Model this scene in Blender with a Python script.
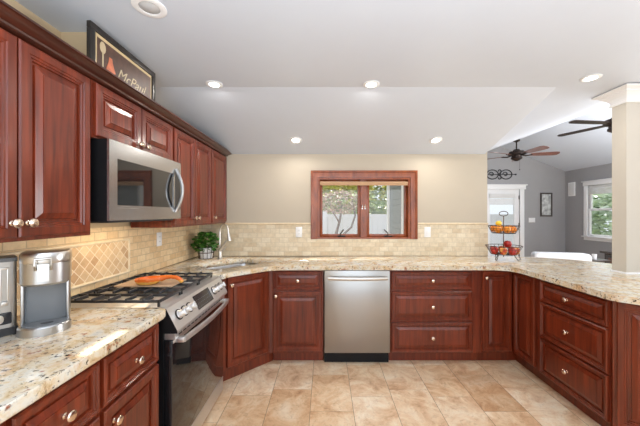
import bpy, bmesh, math, random
from mathutils import Vector, Matrix
random.seed(7)
PI = math.pi
SC = bpy.context.scene
COL = SC.collection
for o in list(bpy.data.objects): bpy.data.objects.remove(o)

# ------------------------------------------------------------------ camera
cd = bpy.data.cameras.new('camera'); cam = bpy.data.objects.new('camera', cd); COL.objects.link(cam)
cam.location = (0, 0, 1.385); cam.rotation_euler = (PI/2, 0, 0)
cd.sensor_width = 36; cd.lens = 290/640*36
cd.shift_x = -5/640; cd.shift_y = 1/640
cd.clip_start = .02
SC.camera = cam
# ------------------------------------------------------------------ world, lights, exposure
w = bpy.data.worlds.new('sky'); SC.world = w; w.use_nodes = True
bgn = w.node_tree.nodes['Background']
bgn.inputs[0].default_value = (.86, .93, 1.0, 1); bgn.inputs[1].default_value = 1.05
SC.view_settings.view_transform = 'Standard'; SC.view_settings.look = 'None'
SC.view_settings.exposure = 0.08; SC.view_settings.gamma = 1; SC.view_settings.use_curve_mapping = False

def area(name, loc, rot, sx, sy, power, col=(1, 1, 1), shape='RECTANGLE'):
    l = bpy.data.lights.new(name, 'AREA'); l.shape = shape; l.size = sx
    if shape == 'RECTANGLE': l.size_y = sy
    l.energy = power; l.color = col
    o = bpy.data.objects.new(name, l); COL.objects.link(o); o.location = loc; o.rotation_euler = rot
    return o
sun = bpy.data.lights.new('sun', 'SUN'); sun.energy = 5.0; sun.angle = .02; sun.color = (1, .96, .88)
so = bpy.data.objects.new('sun', sun); COL.objects.link(so); so.rotation_euler = Vector((-.35, -.50, -1)).to_track_quat('-Z', 'Y').to_euler()
# fill lamp added behind the camera, standing in for daylight from the rear
area('rear_fill', (0.6, -2.4, 1.35), (math.radians(95), 0, 0), 3.6, 1.6, 42, (.84, .92, 1))
# fill lamps added and aimed up, so the ceilings bounce soft light
area('ceiling_bounce_fill', (0.3, -.72, 1.15), (math.radians(182), 0, 0), 1.8, 1.0, 128, (.80, .90, 1))
area('ceiling_bounce_fill', (4.7, 3.3, 1.3), (math.radians(180), 0, 0), 1.4, 1.2, 110, (.93, .96, 1))  # added in the family room to brighten its vaulted ceiling
# fill lamp added behind the camera on the family room side
area('family_room_fill', (4.3, -2.4, 1.4), (math.radians(95), 0, 0), 2.6, 1.6, 22, (1, .99, .97))
# fill lamp added in an unseen wall opening made to hold it
area('side_fill', (6.28, 2.7, 1.45), (0, math.radians(112), 0), 1.2, 2.2, 150, (.97, .985, 1))
# warm strips under the wall cabinets
area('cooktop_light', (-1.22, 1.78, 1.33), (0, 0, 0), .08, .4, 1.4, (1, .78, .52))
area('undercabinet_glow', (-1.30, 2.5, 1.292), (0, 0, 0), .05, .5, 5, (1, .72, .44))
area('undercabinet_glow', (-1.30, 1.1, 1.292), (0, 0, 0), .05, .4, 4, (1, .72, .44))

# ------------------------------------------------------------------ helpers
def tag(o, label=None, cat=None, group=None, kind=None):
    if label: o['label'] = label
    if cat: o['category'] = cat
    if group: o['group'] = group
    if kind: o['kind'] = kind
    return o
def thing(name, label, cat, loc=(0, 0, 0), rz=0, group=None, kind=None):
    o = bpy.data.objects.new(name, None); COL.objects.link(o)
    o.location = loc; o.rotation_euler = (0, 0, rz); o.empty_display_size = .1
    return tag(o, label, cat, group, kind)
def lin(r, g, b):
    f = lambda c: ((c/255+.055)/1.055)**2.4 if c > 10 else c/255/12.92
    return (f(r), f(g), f(b), 1)

class MB:
    def __init__(s): s.bm = bmesh.new()
    def _xf(s, vs, M):
        if M is not None:
            for v in vs: v.co = M @ v.co
    def box(s, x0, x1, y0, y1, z0, z1, M=None, bev=0):
        g = bmesh.ops.create_cube(s.bm, size=1)
        vs = g['verts']
        for v in vs:
            v.co = Vector(((x0+x1)/2+v.co.x*(x1-x0), (y0+y1)/2+v.co.y*(y1-y0), (z0+z1)/2+v.co.z*(z1-z0)))
        if bev:
            es = list({e for v in vs for e in v.link_edges})
            r = bmesh.ops.bevel(s.bm, geom=es, offset=bev, segments=2, profile=.5, affect='EDGES')
            vs = list({v for f in r['faces'] for v in f.verts} | {v for v in vs if v.is_valid})
        s._xf(vs, M); return s
    def loft(s, rings, cap0=True, cap1=True, closed=True, loop=False, M=None):
        R = [[s.bm.verts.new(p) for p in r] for r in rings]
        n = len(R[0]); nr = len(R)
        for i in range(nr if loop else nr-1):
            a, b = R[i], R[(i+1) % nr]
            for j in range(n if closed else n-1):
                k = (j+1) % n
                try: s.bm.faces.new((a[j], a[k], b[k], b[j]))
                except ValueError: pass
        if not loop:
            if cap0 and closed: s.bm.faces.new(R[0][::-1])
            if cap1 and closed: s.bm.faces.new(R[-1])
        s._xf([v for r in R for v in r], M); return s
    def prism(s, pts, z0, z1, M=None, top=True):
        return s.loft([[(x, y, z0) for x, y in pts], [(x, y, z1) for x, y in pts]], cap1=top, M=M)
    def lathe(s, prof, seg=20, M=None, cap=True, loop=False):
        rings = [[(r*math.cos(2*PI*k/seg), r*math.sin(2*PI*k/seg), z) for k in range(seg)] for r, z in prof]
        return s.loft(rings, cap, cap, loop=loop, M=M)
    def tube(s, pts, r, seg=8, closed=False, M=None, flat=1.0):
        P = [Vector(p) for p in pts]; n = len(P); rings = []
        up = None
        for i in range(n):
            if closed: t = P[(i+1) % n]-P[i-1]
            else: t = P[min(i+1, n-1)]-P[max(i-1, 0)]
            t.normalize()
            if up is None:
                up = Vector((0, 0, 1)) if abs(t.z) < .9 else Vector((1, 0, 0))
            a = up-t*up.dot(t)
            if a.length < 1e-5: a = t.orthogonal()
            a.normalize(); up = a; b = t.cross(a)
            rr = r[i] if isinstance(r, (list, tuple)) else r
            rings.append([P[i]+a*rr*flat*math.cos(2*PI*k/seg)+b*rr*math.sin(2*PI*k/seg) for k in range(seg)])
        return s.loft(rings, loop=closed, M=M)
    def ball(s, c, r, sc=(1, 1, 1), u=14, v=10, M=None):
        g = bmesh.ops.create_uvsphere(s.bm, u_segments=u, v_segments=v, radius=r)
        for q in g['verts']: q.co = Vector((c[0]+q.co.x*sc[0], c[1]+q.co.y*sc[1], c[2]+q.co.z*sc[2]))
        s._xf(g['verts'], M); return s
    def build(s, name, m, parent=None, smooth=True, ang=35, loc=None, **kw):
        bmesh.ops.recalc_face_normals(s.bm, faces=s.bm.faces)
        me = bpy.data.meshes.new(name); s.bm.to_mesh(me); s.bm.free()
        me.materials.append(m)
        o = bpy.data.objects.new(name, me); COL.objects.link(o)
        if smooth:
            for p in me.polygons: p.use_smooth = True
            me.set_sharp_from_angle(angle=math.radians(ang))
        if parent: o.parent = parent
        if loc is not None: o.location = loc
        if kw: tag(o, **kw)
        return o
def T(x=0, y=0, z=0): return Matrix.Translation((x, y, z))
def RZ(a): return Matrix.Rotation(a, 4, 'Z')
def RX(a): return Matrix.Rotation(a, 4, 'X')
def RY(a): return Matrix.Rotation(a, 4, 'Y')
def round_poly(pts, rad, seg=5):
    out = []; n = len(pts)
    for i in range(n):
        p = Vector(pts[i]).to_2d(); a = Vector(pts[i-1]).to_2d(); b = Vector(pts[(i+1) % n]).to_2d()
        r = rad[i] if isinstance(rad, (list, tuple)) else rad
        if not r: out.append((p.x, p.y)); continue
        u = (a-p).normalized(); v = (b-p).normalized()
        d = min(r, (a-p).length*.45, (b-p).length*.45)
        s, e = p+u*d, p+v*d
        for k in range(seg+1):
            t = k/seg; q = s*(1-t)**2+p*2*t*(1-t)+e*t*t
            out.append((q.x, q.y))
    return out
def copy_tree(o, parent=None):
    c = o.copy(); COL.objects.link(c)
    if parent: c.parent = parent
    for ch in [k for k in bpy.data.objects if k.parent == o]: copy_tree(ch, c)
    return c

# ------------------------------------------------------------------ materials
def base(name, col=(.8, .8, .8, 1), rough=.5, metal=0, **kw):
    m = bpy.data.materials.new(name); m.use_nodes = True
    b = m.node_tree.nodes['Principled BSDF']
    b.inputs['Base Color'].default_value = col; b.inputs['Roughness'].default_value = rough
    b.inputs['Metallic'].default_value = metal
    for k, v in kw.items(): b.inputs[k.replace('_', ' ')].default_value = v
    return m, m.node_tree, b
def N(nt, t, **kw):
    n = nt.nodes.new(t)
    for k, v in kw.items():
        if k.startswith('i_'): n.inputs[k[2:].replace('_', ' ')].default_value = v
        else: setattr(n, k, v)
    return n
def ramp(nt, src, stops, interp='LINEAR'):
    r = nt.nodes.new('ShaderNodeValToRGB'); cr = r.color_ramp; cr.interpolation = interp
    while len(cr.elements) < len(stops): cr.elements.new(.5)
    for e, (p, c) in zip(cr.elements, stops): e.position = p; e.color = c
    nt.links.new(src, r.inputs[0]); return r
def mapped(nt, scale=(1, 1, 1), rot=(0, 0, 0), loc=(0, 0, 0)):
    tc = N(nt, 'ShaderNodeTexCoord'); mp = N(nt, 'ShaderNodeMapping')
    mp.inputs['Scale'].default_value = scale; mp.inputs['Rotation'].default_value = rot; mp.inputs['Location'].default_value = loc
    nt.links.new(tc.outputs['Object'], mp.inputs[0]); return mp.outputs[0]
def mixc(nt, fac, a, b, mode='MIX'):
    m = N(nt, 'ShaderNodeMix', data_type='RGBA', blend_type=mode)
    for s, v in ((0, fac), (6, a), (7, b)):
        if hasattr(v, 'is_output'): nt.links.new(v, m.inputs[s])
        else: m.inputs[s].default_value = v
    return m.outputs[2]
def bump(nt, b, src, strength=.2, dist=.01):
    n = N(nt, 'ShaderNodeBump'); n.inputs['Strength'].default_value = strength; n.inputs['Distance'].default_value = dist
    nt.links.new(src, n.inputs['Height']); nt.links.new(n.outputs[0], b.inputs['Normal'])

def plain(name, col, rough=.5, metal=0, var=.06, scale=8, **kw):
    m, nt, b = base(name, col, rough, metal, **kw)
    no = N(nt, 'ShaderNodeTexNoise', i_Scale=scale, i_Detail=3); nt.links.new(mapped(nt), no.inputs['Vector'])
    c0 = tuple(max(0, x*(1-var)) for x in col[:3])+(1,); c1 = tuple(min(1, x*(1+var)) for x in col[:3])+(1,)
    r = ramp(nt, no.outputs[0], [(.3, c0), (.7, c1)]); nt.links.new(r.outputs[0], b.inputs['Base Color'])
    return m
def wood(name, dark, light, rough=.28, scale=(26, 26, 1.6), coat=.35):
    m, nt, b = base(name, light, rough, Coat_Weight=coat, Coat_Roughness=.12)
    v = mapped(nt, scale)
    no = N(nt, 'ShaderNodeTexNoise', i_Scale=1.6, i_Detail=5, i_Roughness=.6); nt.links.new(v, no.inputs['Vector'])
    n2 = N(nt, 'ShaderNodeTexNoise', i_Scale=3, i_Detail=2); nt.links.new(mapped(nt), n2.inputs['Vector'])
    r = ramp(nt, no.outputs[0], [(.28, dark), (.72, light)])
    r2 = ramp(nt, n2.outputs[0], [(.3, (.82, .82, .82, 1)), (.7, (1.12, 1.12, 1.12, 1))])
    nt.links.new(mixc(nt, 1.0, r.outputs[0], r2.outputs[0], 'MULTIPLY'), b.inputs['Base Color'])
    bump(nt, b, no.outputs[0], .06, .002)
    return m
def granite():
    m, nt, b = base('granite', rough=.13, Coat_Weight=.2)
    b.inputs['Coat Roughness'].default_value = .05
    v = mapped(nt, (1, 1, 1))
    dist = N(nt, 'ShaderNodeTexNoise', i_Scale=6, i_Detail=3); nt.links.new(v, dist.inputs['Vector'])
    vv = mixc(nt, .06, v, dist.outputs['Color'], 'ADD')
    a = N(nt, 'ShaderNodeTexNoise', i_Scale=15, i_Detail=8, i_Roughness=.72, i_Distortion=.4); nt.links.new(vv, a.inputs['Vector'])
    c = N(nt, 'ShaderNodeTexNoise', i_Scale=8, i_Detail=6, i_Roughness=.65, i_Distortion=.8)
    mp = N(nt, 'ShaderNodeMapping'); mp.inputs['Location'].default_value = (5, 3, 1); nt.links.new(vv, mp.inputs[0]); nt.links.new(mp.outputs[0], c.inputs['Vector'])
    basec = ramp(nt, a.outputs[0], [(.30, lin(126, 106, 84)), (.38, lin(196, 170, 130)), (.46, lin(218, 200, 168)), (.57, lin(224, 218, 203)), (.74, lin(198, 198, 194))])
    gold = ramp(nt, c.outputs[0], [(.50, (0, 0, 0, 1)), (.62, (1, 1, 1, 1))])
    o1 = mixc(nt, gold.outputs[0], basec.outputs[0], lin(204, 150, 92))
    o1 = mixc(nt, .45, basec.outputs[0], o1)
    sp = N(nt, 'ShaderNodeTexNoise', i_Scale=62, i_Detail=4, i_Roughness=.7); nt.links.new(v, sp.inputs['Vector'])
    spm = ramp(nt, sp.outputs[0], [(.39, (1, 1, 1, 1)), (.44, (0, 0, 0, 1))])
    cl = N(nt, 'ShaderNodeTexNoise', i_Scale=11, i_Detail=4, i_Roughness=.6); nt.links.new(mp.outputs[0], cl.inputs['Vector'])
    clm = ramp(nt, cl.outputs[0], [(.42, (.15, .15, .15, 1)), (.58, (1, 1, 1, 1))])
    f = mixc(nt, 1, spm.outputs[0], clm.outputs[0], 'MULTIPLY')
    o2 = mixc(nt, f, o1, lin(58, 46, 42))
    rs = N(nt, 'ShaderNodeTexNoise', i_Scale=26, i_Detail=3); nt.links.new(mp.outputs[0], rs.inputs['Vector'])
    rm = ramp(nt, rs.outputs[0], [(.64, (0, 0, 0, 1)), (.70, (.8, .8, .8, 1))])
    nt.links.new(mixc(nt, rm.outputs[0], o2, lin(150, 82, 52)), b.inputs['Base Color'])
    return m
def math_n(nt, op, a, b_=None):
    n = N(nt, 'ShaderNodeMath', operation=op)
    for i, v in enumerate((a, b_)):
        if v is None: continue
        if hasattr(v, 'is_output'): nt.links.new(v, n.inputs[i])
        else: n.inputs[i].default_value = v
    return n.outputs[0]
def floor_tiles():
    m, nt, b = base('travertine_tile', rough=.3)
    tc = N(nt, 'ShaderNodeTexCoord'); sx = N(nt, 'ShaderNodeSeparateXYZ'); nt.links.new(tc.outputs['Object'], sx.inputs[0])
    W, L = .305, .46
    u = math_n(nt, 'DIVIDE', math_n(nt, 'ADD', sx.outputs[0], .41+W*20), W)
    ci = math_n(nt, 'FLOOR', u)
    off = math_n(nt, 'FRACT', math_n(nt, 'MULTIPLY', math_n(nt, 'SINE', math_n(nt, 'MULTIPLY', ci, 12.9898)), 43.5))
    v = math_n(nt, 'ADD', math_n(nt, 'DIVIDE', math_n(nt, 'ADD', sx.outputs[1], 20), L), off)
    ri = math_n(nt, 'FLOOR', v)
    cb = N(nt, 'ShaderNodeCombineXYZ'); nt.links.new(ci, cb.inputs[0]); nt.links.new(ri, cb.inputs[1])
    wn = N(nt, 'ShaderNodeTexWhiteNoise', noise_dimensions='3D'); nt.links.new(cb.outputs[0], wn.inputs['Vector'])
    mp = N(nt, 'ShaderNodeVectorMath', operation='MULTIPLY'); mp.inputs[1].default_value = (7, 7, 7)
    nt.links.new(wn.outputs['Color'], mp.inputs[0])
    ad = N(nt, 'ShaderNodeVectorMath', operation='ADD'); nt.links.new(tc.outputs['Object'], ad.inputs[0]); nt.links.new(mp.outputs[0], ad.inputs[1])
    n1 = N(nt, 'ShaderNodeTexNoise', i_Scale=5.5, i_Detail=9, i_Roughness=.68, i_Distortion=.7); nt.links.new(ad.outputs[0], n1.inputs['Vector'])
    col = ramp(nt, n1.outputs[0], [(.28, lin(182, 140, 106)), (.40, lin(212, 174, 138)), (.50, lin(226, 196, 162)), (.60, lin(234, 212, 184)), (.75, lin(240, 228, 210))])
    n3 = N(nt, 'ShaderNodeTexNoise', i_Scale=24, i_Detail=8, i_Roughness=.75, i_Distortion=1.2); nt.links.new(ad.outputs[0], n3.inputs['Vector'])
    fv = ramp(nt, n3.outputs[0], [(.34, (.80, .74, .68, 1)), (.46, (1, 1, 1, 1)), (.66, (1.07, 1.07, 1.07, 1))])
    tint = ramp(nt, wn.outputs['Value'], [(0, (.80, .70, .62, 1)), (.3, (1, .91, .80, 1)), (.65, (1.02, .99, .95, 1)), (1, (1.08, 1.10, 1.12, 1))])
    c = mixc(nt, 1, mixc(nt, 1, col.outputs[0], fv.outputs[0], 'MULTIPLY'), tint.outputs[0], 'MULTIPLY')
    def edge(t, sz):
        fr = math_n(nt, 'FRACT', t); d = math_n(nt, 'MINIMUM', fr, math_n(nt, 'SUBTRACT', 1, fr))
        return math_n(nt, 'LESS_THAN', d, sz)
    g = math_n(nt, 'MAXIMUM', edge(u, .0016/W), edge(v, .0008/L))
    nt.links.new(mixc(nt, g, c, lin(140, 112, 88)), b.inputs['Base Color'])
    return m
def brick_tiles(name, axes, rot=0, bw=.102, rh=.051, offset=.5, c1=(222, 204, 172), c2=(196, 168, 130), mortar=(222, 208, 182), squash=1, loc=(0, 0, 0)):
    m, nt, b = base(name, rough=.5)
    tc = N(nt, 'ShaderNodeTexCoord'); sx = N(nt, 'ShaderNodeSeparateXYZ'); nt.links.new(tc.outputs['Object'], sx.inputs[0])
    cb = N(nt, 'ShaderNodeCombineXYZ'); nt.links.new(sx.outputs[axes[0]], cb.inputs[0]); nt.links.new(sx.outputs[axes[1]], cb.inputs[1])
    mp = N(nt, 'ShaderNodeMapping'); mp.inputs['Rotation'].default_value = (0, 0, rot); mp.inputs['Location'].default_value = loc
    nt.links.new(cb.outputs[0], mp.inputs[0])
    br = N(nt, 'ShaderNodeTexBrick', offset=offset, squash=1)
    br.inputs['Scale'].default_value = 1; br.inputs['Brick Width'].default_value = bw; br.inputs['Row Height'].default_value = rh
    br.inputs['Mortar Size'].default_value = .0028; br.inputs['Mortar Smooth'].default_value = .3
    br.inputs['Color1'].default_value = (0, 0, 0, 1); br.inputs['Color2'].default_value = (1, 1, 1, 1); br.inputs['Bias'].default_value = 0
    br.inputs['Mortar'].default_value = (.5, .5, .5, 1)
    nt.links.new(mp.outputs[0], br.inputs['Vector'])
    cm = tuple((a+d)/2 for a, d in zip(c1, c2))
    r = ramp(nt, br.outputs['Color'], [(0, lin(*c2)), (.35, lin(*cm)), (1, lin(*c1))])
    no = N(nt, 'ShaderNodeTexNoise', i_Scale=30, i_Detail=5, i_Roughness=.6); nt.links.new(tc.outputs['Object'], no.inputs['Vector'])
    nr = ramp(nt, no.outputs[0], [(.3, (.88, .87, .85, 1)), (.65, (1.06, 1.06, 1.06, 1))])
    c = mixc(nt, 1, r.outputs[0], nr.outputs[0], 'MULTIPLY')
    nt.links.new(mixc(nt, br.outputs['Fac'], c, lin(*mortar)), b.inputs['Base Color'])
    inv = math_n(nt, 'SUBTRACT', 1, br.outputs['Fac']); bump(nt, b, inv, .5, .003)
    return m
def steel(name='brushed_steel', col=(.49, .485, .48, 1), rough=.3, axis=2):
    m, nt, b = base(name, col, rough, 1)
    s = [220, 220, 220]; s[axis] = 3
    no = N(nt, 'ShaderNodeTexNoise', i_Scale=1, i_Detail=3); nt.links.new(mapped(nt, s), no.inputs['Vector'])
    r = ramp(nt, no.outputs[0], [(.3, (rough-.01,)*3+(1,)), (.7, (rough+.015,)*3+(1,))]); nt.links.new(r.outputs[0], b.inputs['Roughness'])
    return m
def glass(name, tint=(1, 1, 1, 1)):
    m = bpy.data.materials.new(name); m.use_nodes = True; nt = m.node_tree
    nt.nodes.clear(); out = N(nt, 'ShaderNodeOutputMaterial'); mx = N(nt, 'ShaderNodeMixShader')
    t = N(nt, 'ShaderNodeBsdfTransparent'); g = N(nt, 'ShaderNodeBsdfGlossy'); g.inputs['Roughness'].default_value = .02
    t.inputs[0].default_value = tint
    fr = N(nt, 'ShaderNodeFresnel'); ge = N(nt, 'ShaderNodeNewGeometry')
    nt.links.new(math_n(nt, 'SUBTRACT', 1.45, math_n(nt, 'MULTIPLY', ge.outputs['Backfacing'], 1.45-1/1.45)), fr.inputs[0])
    nt.links.new(fr.outputs[0], mx.inputs[0]); nt.links.new(t.outputs[0], mx.inputs[1]); nt.links.new(g.outputs[0], mx.inputs[2]); nt.links.new(mx.outputs[0], out.inputs[0])
    return m
def emit(name, col, st):
    m, nt, b = base(name, col); b.inputs['Emission Color'].default_value = col; b.inputs['Emission Strength'].default_value = st
    return m
def two_tone(name, lo, hi, z, rough=.3, scale=40):
    m, nt, b = base(name, rough=rough)
    tc = N(nt, 'ShaderNodeTexCoord'); sx = N(nt, 'ShaderNodeSeparateXYZ'); nt.links.new(tc.outputs['Object'], sx.inputs[0])
    no = N(nt, 'ShaderNodeTexNoise', i_Scale=scale); nt.links.new(tc.outputs['Object'], no.inputs['Vector'])
    zz = math_n(nt, 'ADD', sx.outputs[2], math_n(nt, 'MULTIPLY', math_n(nt, 'SUBTRACT', no.outputs[0], .5), z*.9))
    g = math_n(nt, 'DIVIDE', zz, z*2)
    r = ramp(nt, g, [(.42, lo), (.58, hi)]); nt.links.new(r.outputs[0], b.inputs['Base Color'])
    return m
def fruit_mat(name, c1, c2, scale=14):
    m, nt, b = base(name, rough=.35)
    no = N(nt, 'ShaderNodeTexNoise', i_Scale=scale, i_Detail=3); nt.links.new(mapped(nt), no.inputs['Vector'])
    r = ramp(nt, no.outputs[0], [(.38, c1), (.62, c2)]); nt.links.new(r.outputs[0], b.inputs['Base Color']); return m

M = dict(
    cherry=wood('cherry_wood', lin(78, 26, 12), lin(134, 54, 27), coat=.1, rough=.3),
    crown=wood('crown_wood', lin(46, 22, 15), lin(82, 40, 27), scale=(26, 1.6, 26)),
    casing=wood('window_casing_wood', lin(116, 52, 18), lin(164, 84, 36), scale=(12, 12, 4), coat=.15),
    granite=granite(), floor=floor_tiles(),
    tile_b=brick_tiles('back_tile', (0, 2), loc=(0, -.914+.051*20, 0), c1=(232, 219, 194), c2=(214, 194, 162), mortar=(206, 192, 166)),
    tile_l=brick_tiles('side_tile', (1, 2), loc=(0, -.914+.051*20, 0), c1=(236, 211, 170), c2=(218, 184, 138), mortar=(198, 174, 140)),  # warmer than the back tile: undercabinet light painted into its colours
    diamond=brick_tiles('diamond_tile', (1, 2), rot=PI/4, bw=.052, rh=.052, offset=0, c1=(226, 200, 160), c2=(196, 158, 118), mortar=(236, 220, 192), loc=(.01, .02, 0)),
    trimtile=plain('tile_border', lin(228, 210, 178), .45, var=.08, scale=30),
    cream=plain('cream_wall_paint', lin(192, 181, 163), .6, var=.01),
    tan=plain('tan_wall_paint', lin(206, 182, 146), .6, var=.01),
    ceil=plain('white_ceiling_paint', lin(206, 213, 223), .42, var=.006),
    grey=plain('grey_wall_paint', lin(160, 159, 160), .6, var=.012),
    white=plain('white_trim_paint', lin(240, 240, 240), .35, var=.01),
    colw=plain('cream_column_paint', lin(206, 199, 187), .5, var=.01),
    steel=steel(), steelh=steel('brushed_steel_horizontal', axis=0), steely=steel('brushed_steel_depth', axis=1, rough=.26),
    chrome=base('nickel', (.60, .575, .54, 1), .28, 1)[0],
    rsteel=steel('range_steel', col=(.74, .735, .73, 1), rough=.42, axis=1), dwsteel=steel('dishwasher_steel', col=(.38, .37, .36, 1), rough=.3, axis=0), knob=base('champagne_nickel', lin(226, 204, 184), .22, 1)[0],
    black=plain('black_enamel', (.008, .008, .009, 1), .45, var=.1, Specular_IOR_Level=.25),
    iron=plain('cast_iron', (.03, .03, .032, 1), .33, var=.2, scale=60),
    bglass=base('black_glass', (.01, .01, .011, 1), .04, 0, Coat_Weight=.5)[0],
    dplas=plain('dark_plastic', (.03, .03, .033, 1), .4),
    gplas=plain('grey_plastic', lin(112, 115, 118), .4, var=.03),
    glass=glass('clear_glass'), lens=emit('lamp_lens', (1, .96, .9, 1), 14),
    leaf=fruit_mat('leaf_green', lin(36, 84, 26), lin(92, 150, 58), 30),
    wire=base('bronze_wire', lin(78, 62, 50), .4, .8)[0],
    orange=fruit_mat('orange_peel', lin(232, 128, 22), lin(244, 158, 40), 60),
    lemon=fruit_mat('lemon_peel', lin(236, 196, 44), lin(244, 210, 70), 60),
    apple=fruit_mat('apple_red', lin(150, 20, 22), lin(206, 60, 44), 20),
    apple2=fruit_mat('apple_blush', lin(190, 40, 30), lin(236, 176, 84), 26),
    stemm=plain('fruit_stem', lin(80, 56, 30), .7),
    blade=wood('fan_blade_wood', lin(86, 50, 40), lin(126, 82, 68), scale=(6, 6, 6)),
    fanm=base('dark_bronze', lin(52, 42, 38), .4, .7)[0],
    frameb=plain('dark_frame_wood', (.018, .013, .010, 1), .35),
    matc=plain('cream_mat', lin(206, 182, 140), .6), signb=plain('brown_print', lin(84, 58, 46), .5, var=.3, scale=20),
    letter=plain('gold_print', lin(196, 176, 142), .5),
    leather=plain('white_leather', lin(232, 232, 234), .45, var=.02),
    dwood=wood('dark_cabinet_wood', lin(46, 38, 34), lin(78, 68, 62), coat=.1),
    rwood=wood('reddish_panel_wood', lin(92, 56, 44), lin(122, 80, 64), coat=.1),
    blind=plain('white_blind', lin(226, 226, 224), .7, var=.03),
    rblind=plain('tan_blind', lin(196, 158, 122), .7, var=.05),
    fence=plain('white_vinyl', lin(232, 234, 240), .5, var=.02),
    grass=fruit_mat('lawn_green', lin(96, 120, 60), lin(140, 150, 86), 6),
    shingle=plain('grey_shingle', lin(128, 132, 128), .8, var=.15, scale=14),
    bark=plain('tree_bark', lin(132, 116, 104), .9, var=.25, scale=20),
    leafy=fruit_mat('yellow_green_leaves', lin(176, 182, 70), lin(226, 216, 112), 3),
    leafg=fruit_mat('mid_green_leaves', lin(130, 152, 84), lin(180, 188, 120), 3),
    leafp=fruit_mat('washed_out_leaves', lin(196, 214, 186), lin(232, 240, 226), 3),  # bright outdoor wash-out painted into the leaf colour
    bloss=fruit_mat('blossom_pink', lin(168, 136, 124), lin(206, 180, 168), 9),
    ground=plain('mulch', lin(150, 136, 120), .9, var=.2),
    tan_plate=plain('tan_plate_finish', lin(176, 148, 120), .4, var=.08, scale=14),
    orangeg=two_tone('orange_glaze', lin(226, 168, 76), lin(222, 108, 36), .022, .22),
    artp=fruit_mat('silver_art_print', lin(150, 152, 152), lin(214, 216, 214), 9),
    display=plain('display_glass', (.02, .02, .024, 1), .12), mark=plain('panel_mark', lin(140, 142, 146), .5),
)

# ------------------------------------------------------------------ structure
CZ = 2.37; YF = 2.25; YB = 3.27; ZB = 2.06; XL = -1.43; XR = 1.83
def struct(name, mb, m, **kw): return mb.build(name, m, kind='structure', **kw)
struct('floor', MB().box(XL-.1, 6.4, -2.6, 7.7, -.1, 0), M['floor'])
# ceiling: flat part, the part sloping down to the back wall, the strip over the bar
b = MB()
b.loft([[(XL, -2.6, CZ), (XL, YF, CZ), (XL, YB, ZB), (XL, YB, 2.6), (XL, -2.6, 2.6)],
        [(1.8, -2.6, CZ), (1.8, YF, CZ), (1.8, YB, ZB), (1.8, YB, 2.6), (1.8, -2.6, 2.6)]])
struct('ceiling', b, M['ceil'], smooth=False)
E1 = (2.40, 2.38); RG = (4.6, 3.15); EV = (6.3, 2.50)
b = MB()
prof = [(1.8, 2.372), (2.2, 2.374), E1, (2.7, 2.445), RG, EV, (6.4, 2.5), (6.4, 3.3), (1.8, 3.3)]
b.loft([[(x, -2.6, z) for x, z in prof], [(x, 7.7, z) for x, z in prof]])
struct('ceiling', b, M['ceil'], ang=20)
struct('wall_left', MB().box(XL-.1, XL, -2.6, YB+.15, 0, 2.6), M['tan'])
# back wall with the window hole
WX0, WX1, WZ0, WZ1 = -.085, .965, 1.105, 1.80
b = MB()
b.box(XL, WX0, YB, YB+.14, 0, 2.6); b.box(WX1, XR, YB, YB+.14, 0, 2.6)
b.box(WX0, WX1, YB, YB+.14, 0, WZ0); b.box(WX0, WX1, YB, YB+.14, WZ1, 2.6)
struct('wall_back', b, M['cream'], smooth=False)
b = MB(); b.box(XR-.02, XR, YB+.14, 7.6, 0, 2.6); struct('wall_family_left', b, M['grey'])
b = MB()
b.box(XR, 4.2, 7.6, 7.75, 0, 3.3); b.box(5.1, 6.4, 7.6, 7.75, 0, 3.3); b.box(4.2, 5.1, 7.6, 7.75, 2.03, 3.3)
struct('wall_family_back', b, M['grey'], smooth=False)
FY0, FY1, FZ0, FZ1 = 5.95, 6.95, .86, 2.06
b = MB()
b.box(6.3, 6.4, -2.6, 1.6, 0, 2.6); b.box(6.3, 6.4, 3.8, FY0, 0, 2.6); b.box(6.3, 6.4, 1.6, 3.8, 0, .86); b.box(6.3, 6.4, 1.6, 3.8, 2.06, 2.6); b.box(6.3, 6.4, FY1, 7.6, 0, 2.6)  # middle gap is an added, unseen opening for the side fill lamp
b.box(6.3, 6.4, FY0, FY1, 0, FZ0); b.box(6.3, 6.4, FY0, FY1, FZ1, 2.6)
struct('wall_family_right', b, M['grey'], smooth=False)
# rear wall behind the camera with broad glazed openings
b = MB()
b.box(XL, -.9, -2.7, -2.6, 0, 2.6); b.box(2.2, 3.0, -2.7, -2.6, 0, 2.6); b.box(5.6, 6.3, -2.7, -2.6, 0, 3.3)
b.box(-.9, 5.6, -2.7, -2.6, 2.15, 3.3)
struct('wall_rear', b, M['cream'], smooth=False)
struct('wall_chase', MB().box(XL, -1.25, 1.57, 1.98, 2.055, CZ), M['tan'])
b = MB(); b.box(2.0, 4.05, 7.585, 7.6, 0, .12); b.box(5.3, 6.28, 7.585, 7.6, 0, .12); struct('baseboard_family_back', b, M['white'])
b = MB(); b.box(6.285, 6.3, -2.5, 7.58, 0, .12); struct('baseboard_family_right', b, M['white'])

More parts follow.
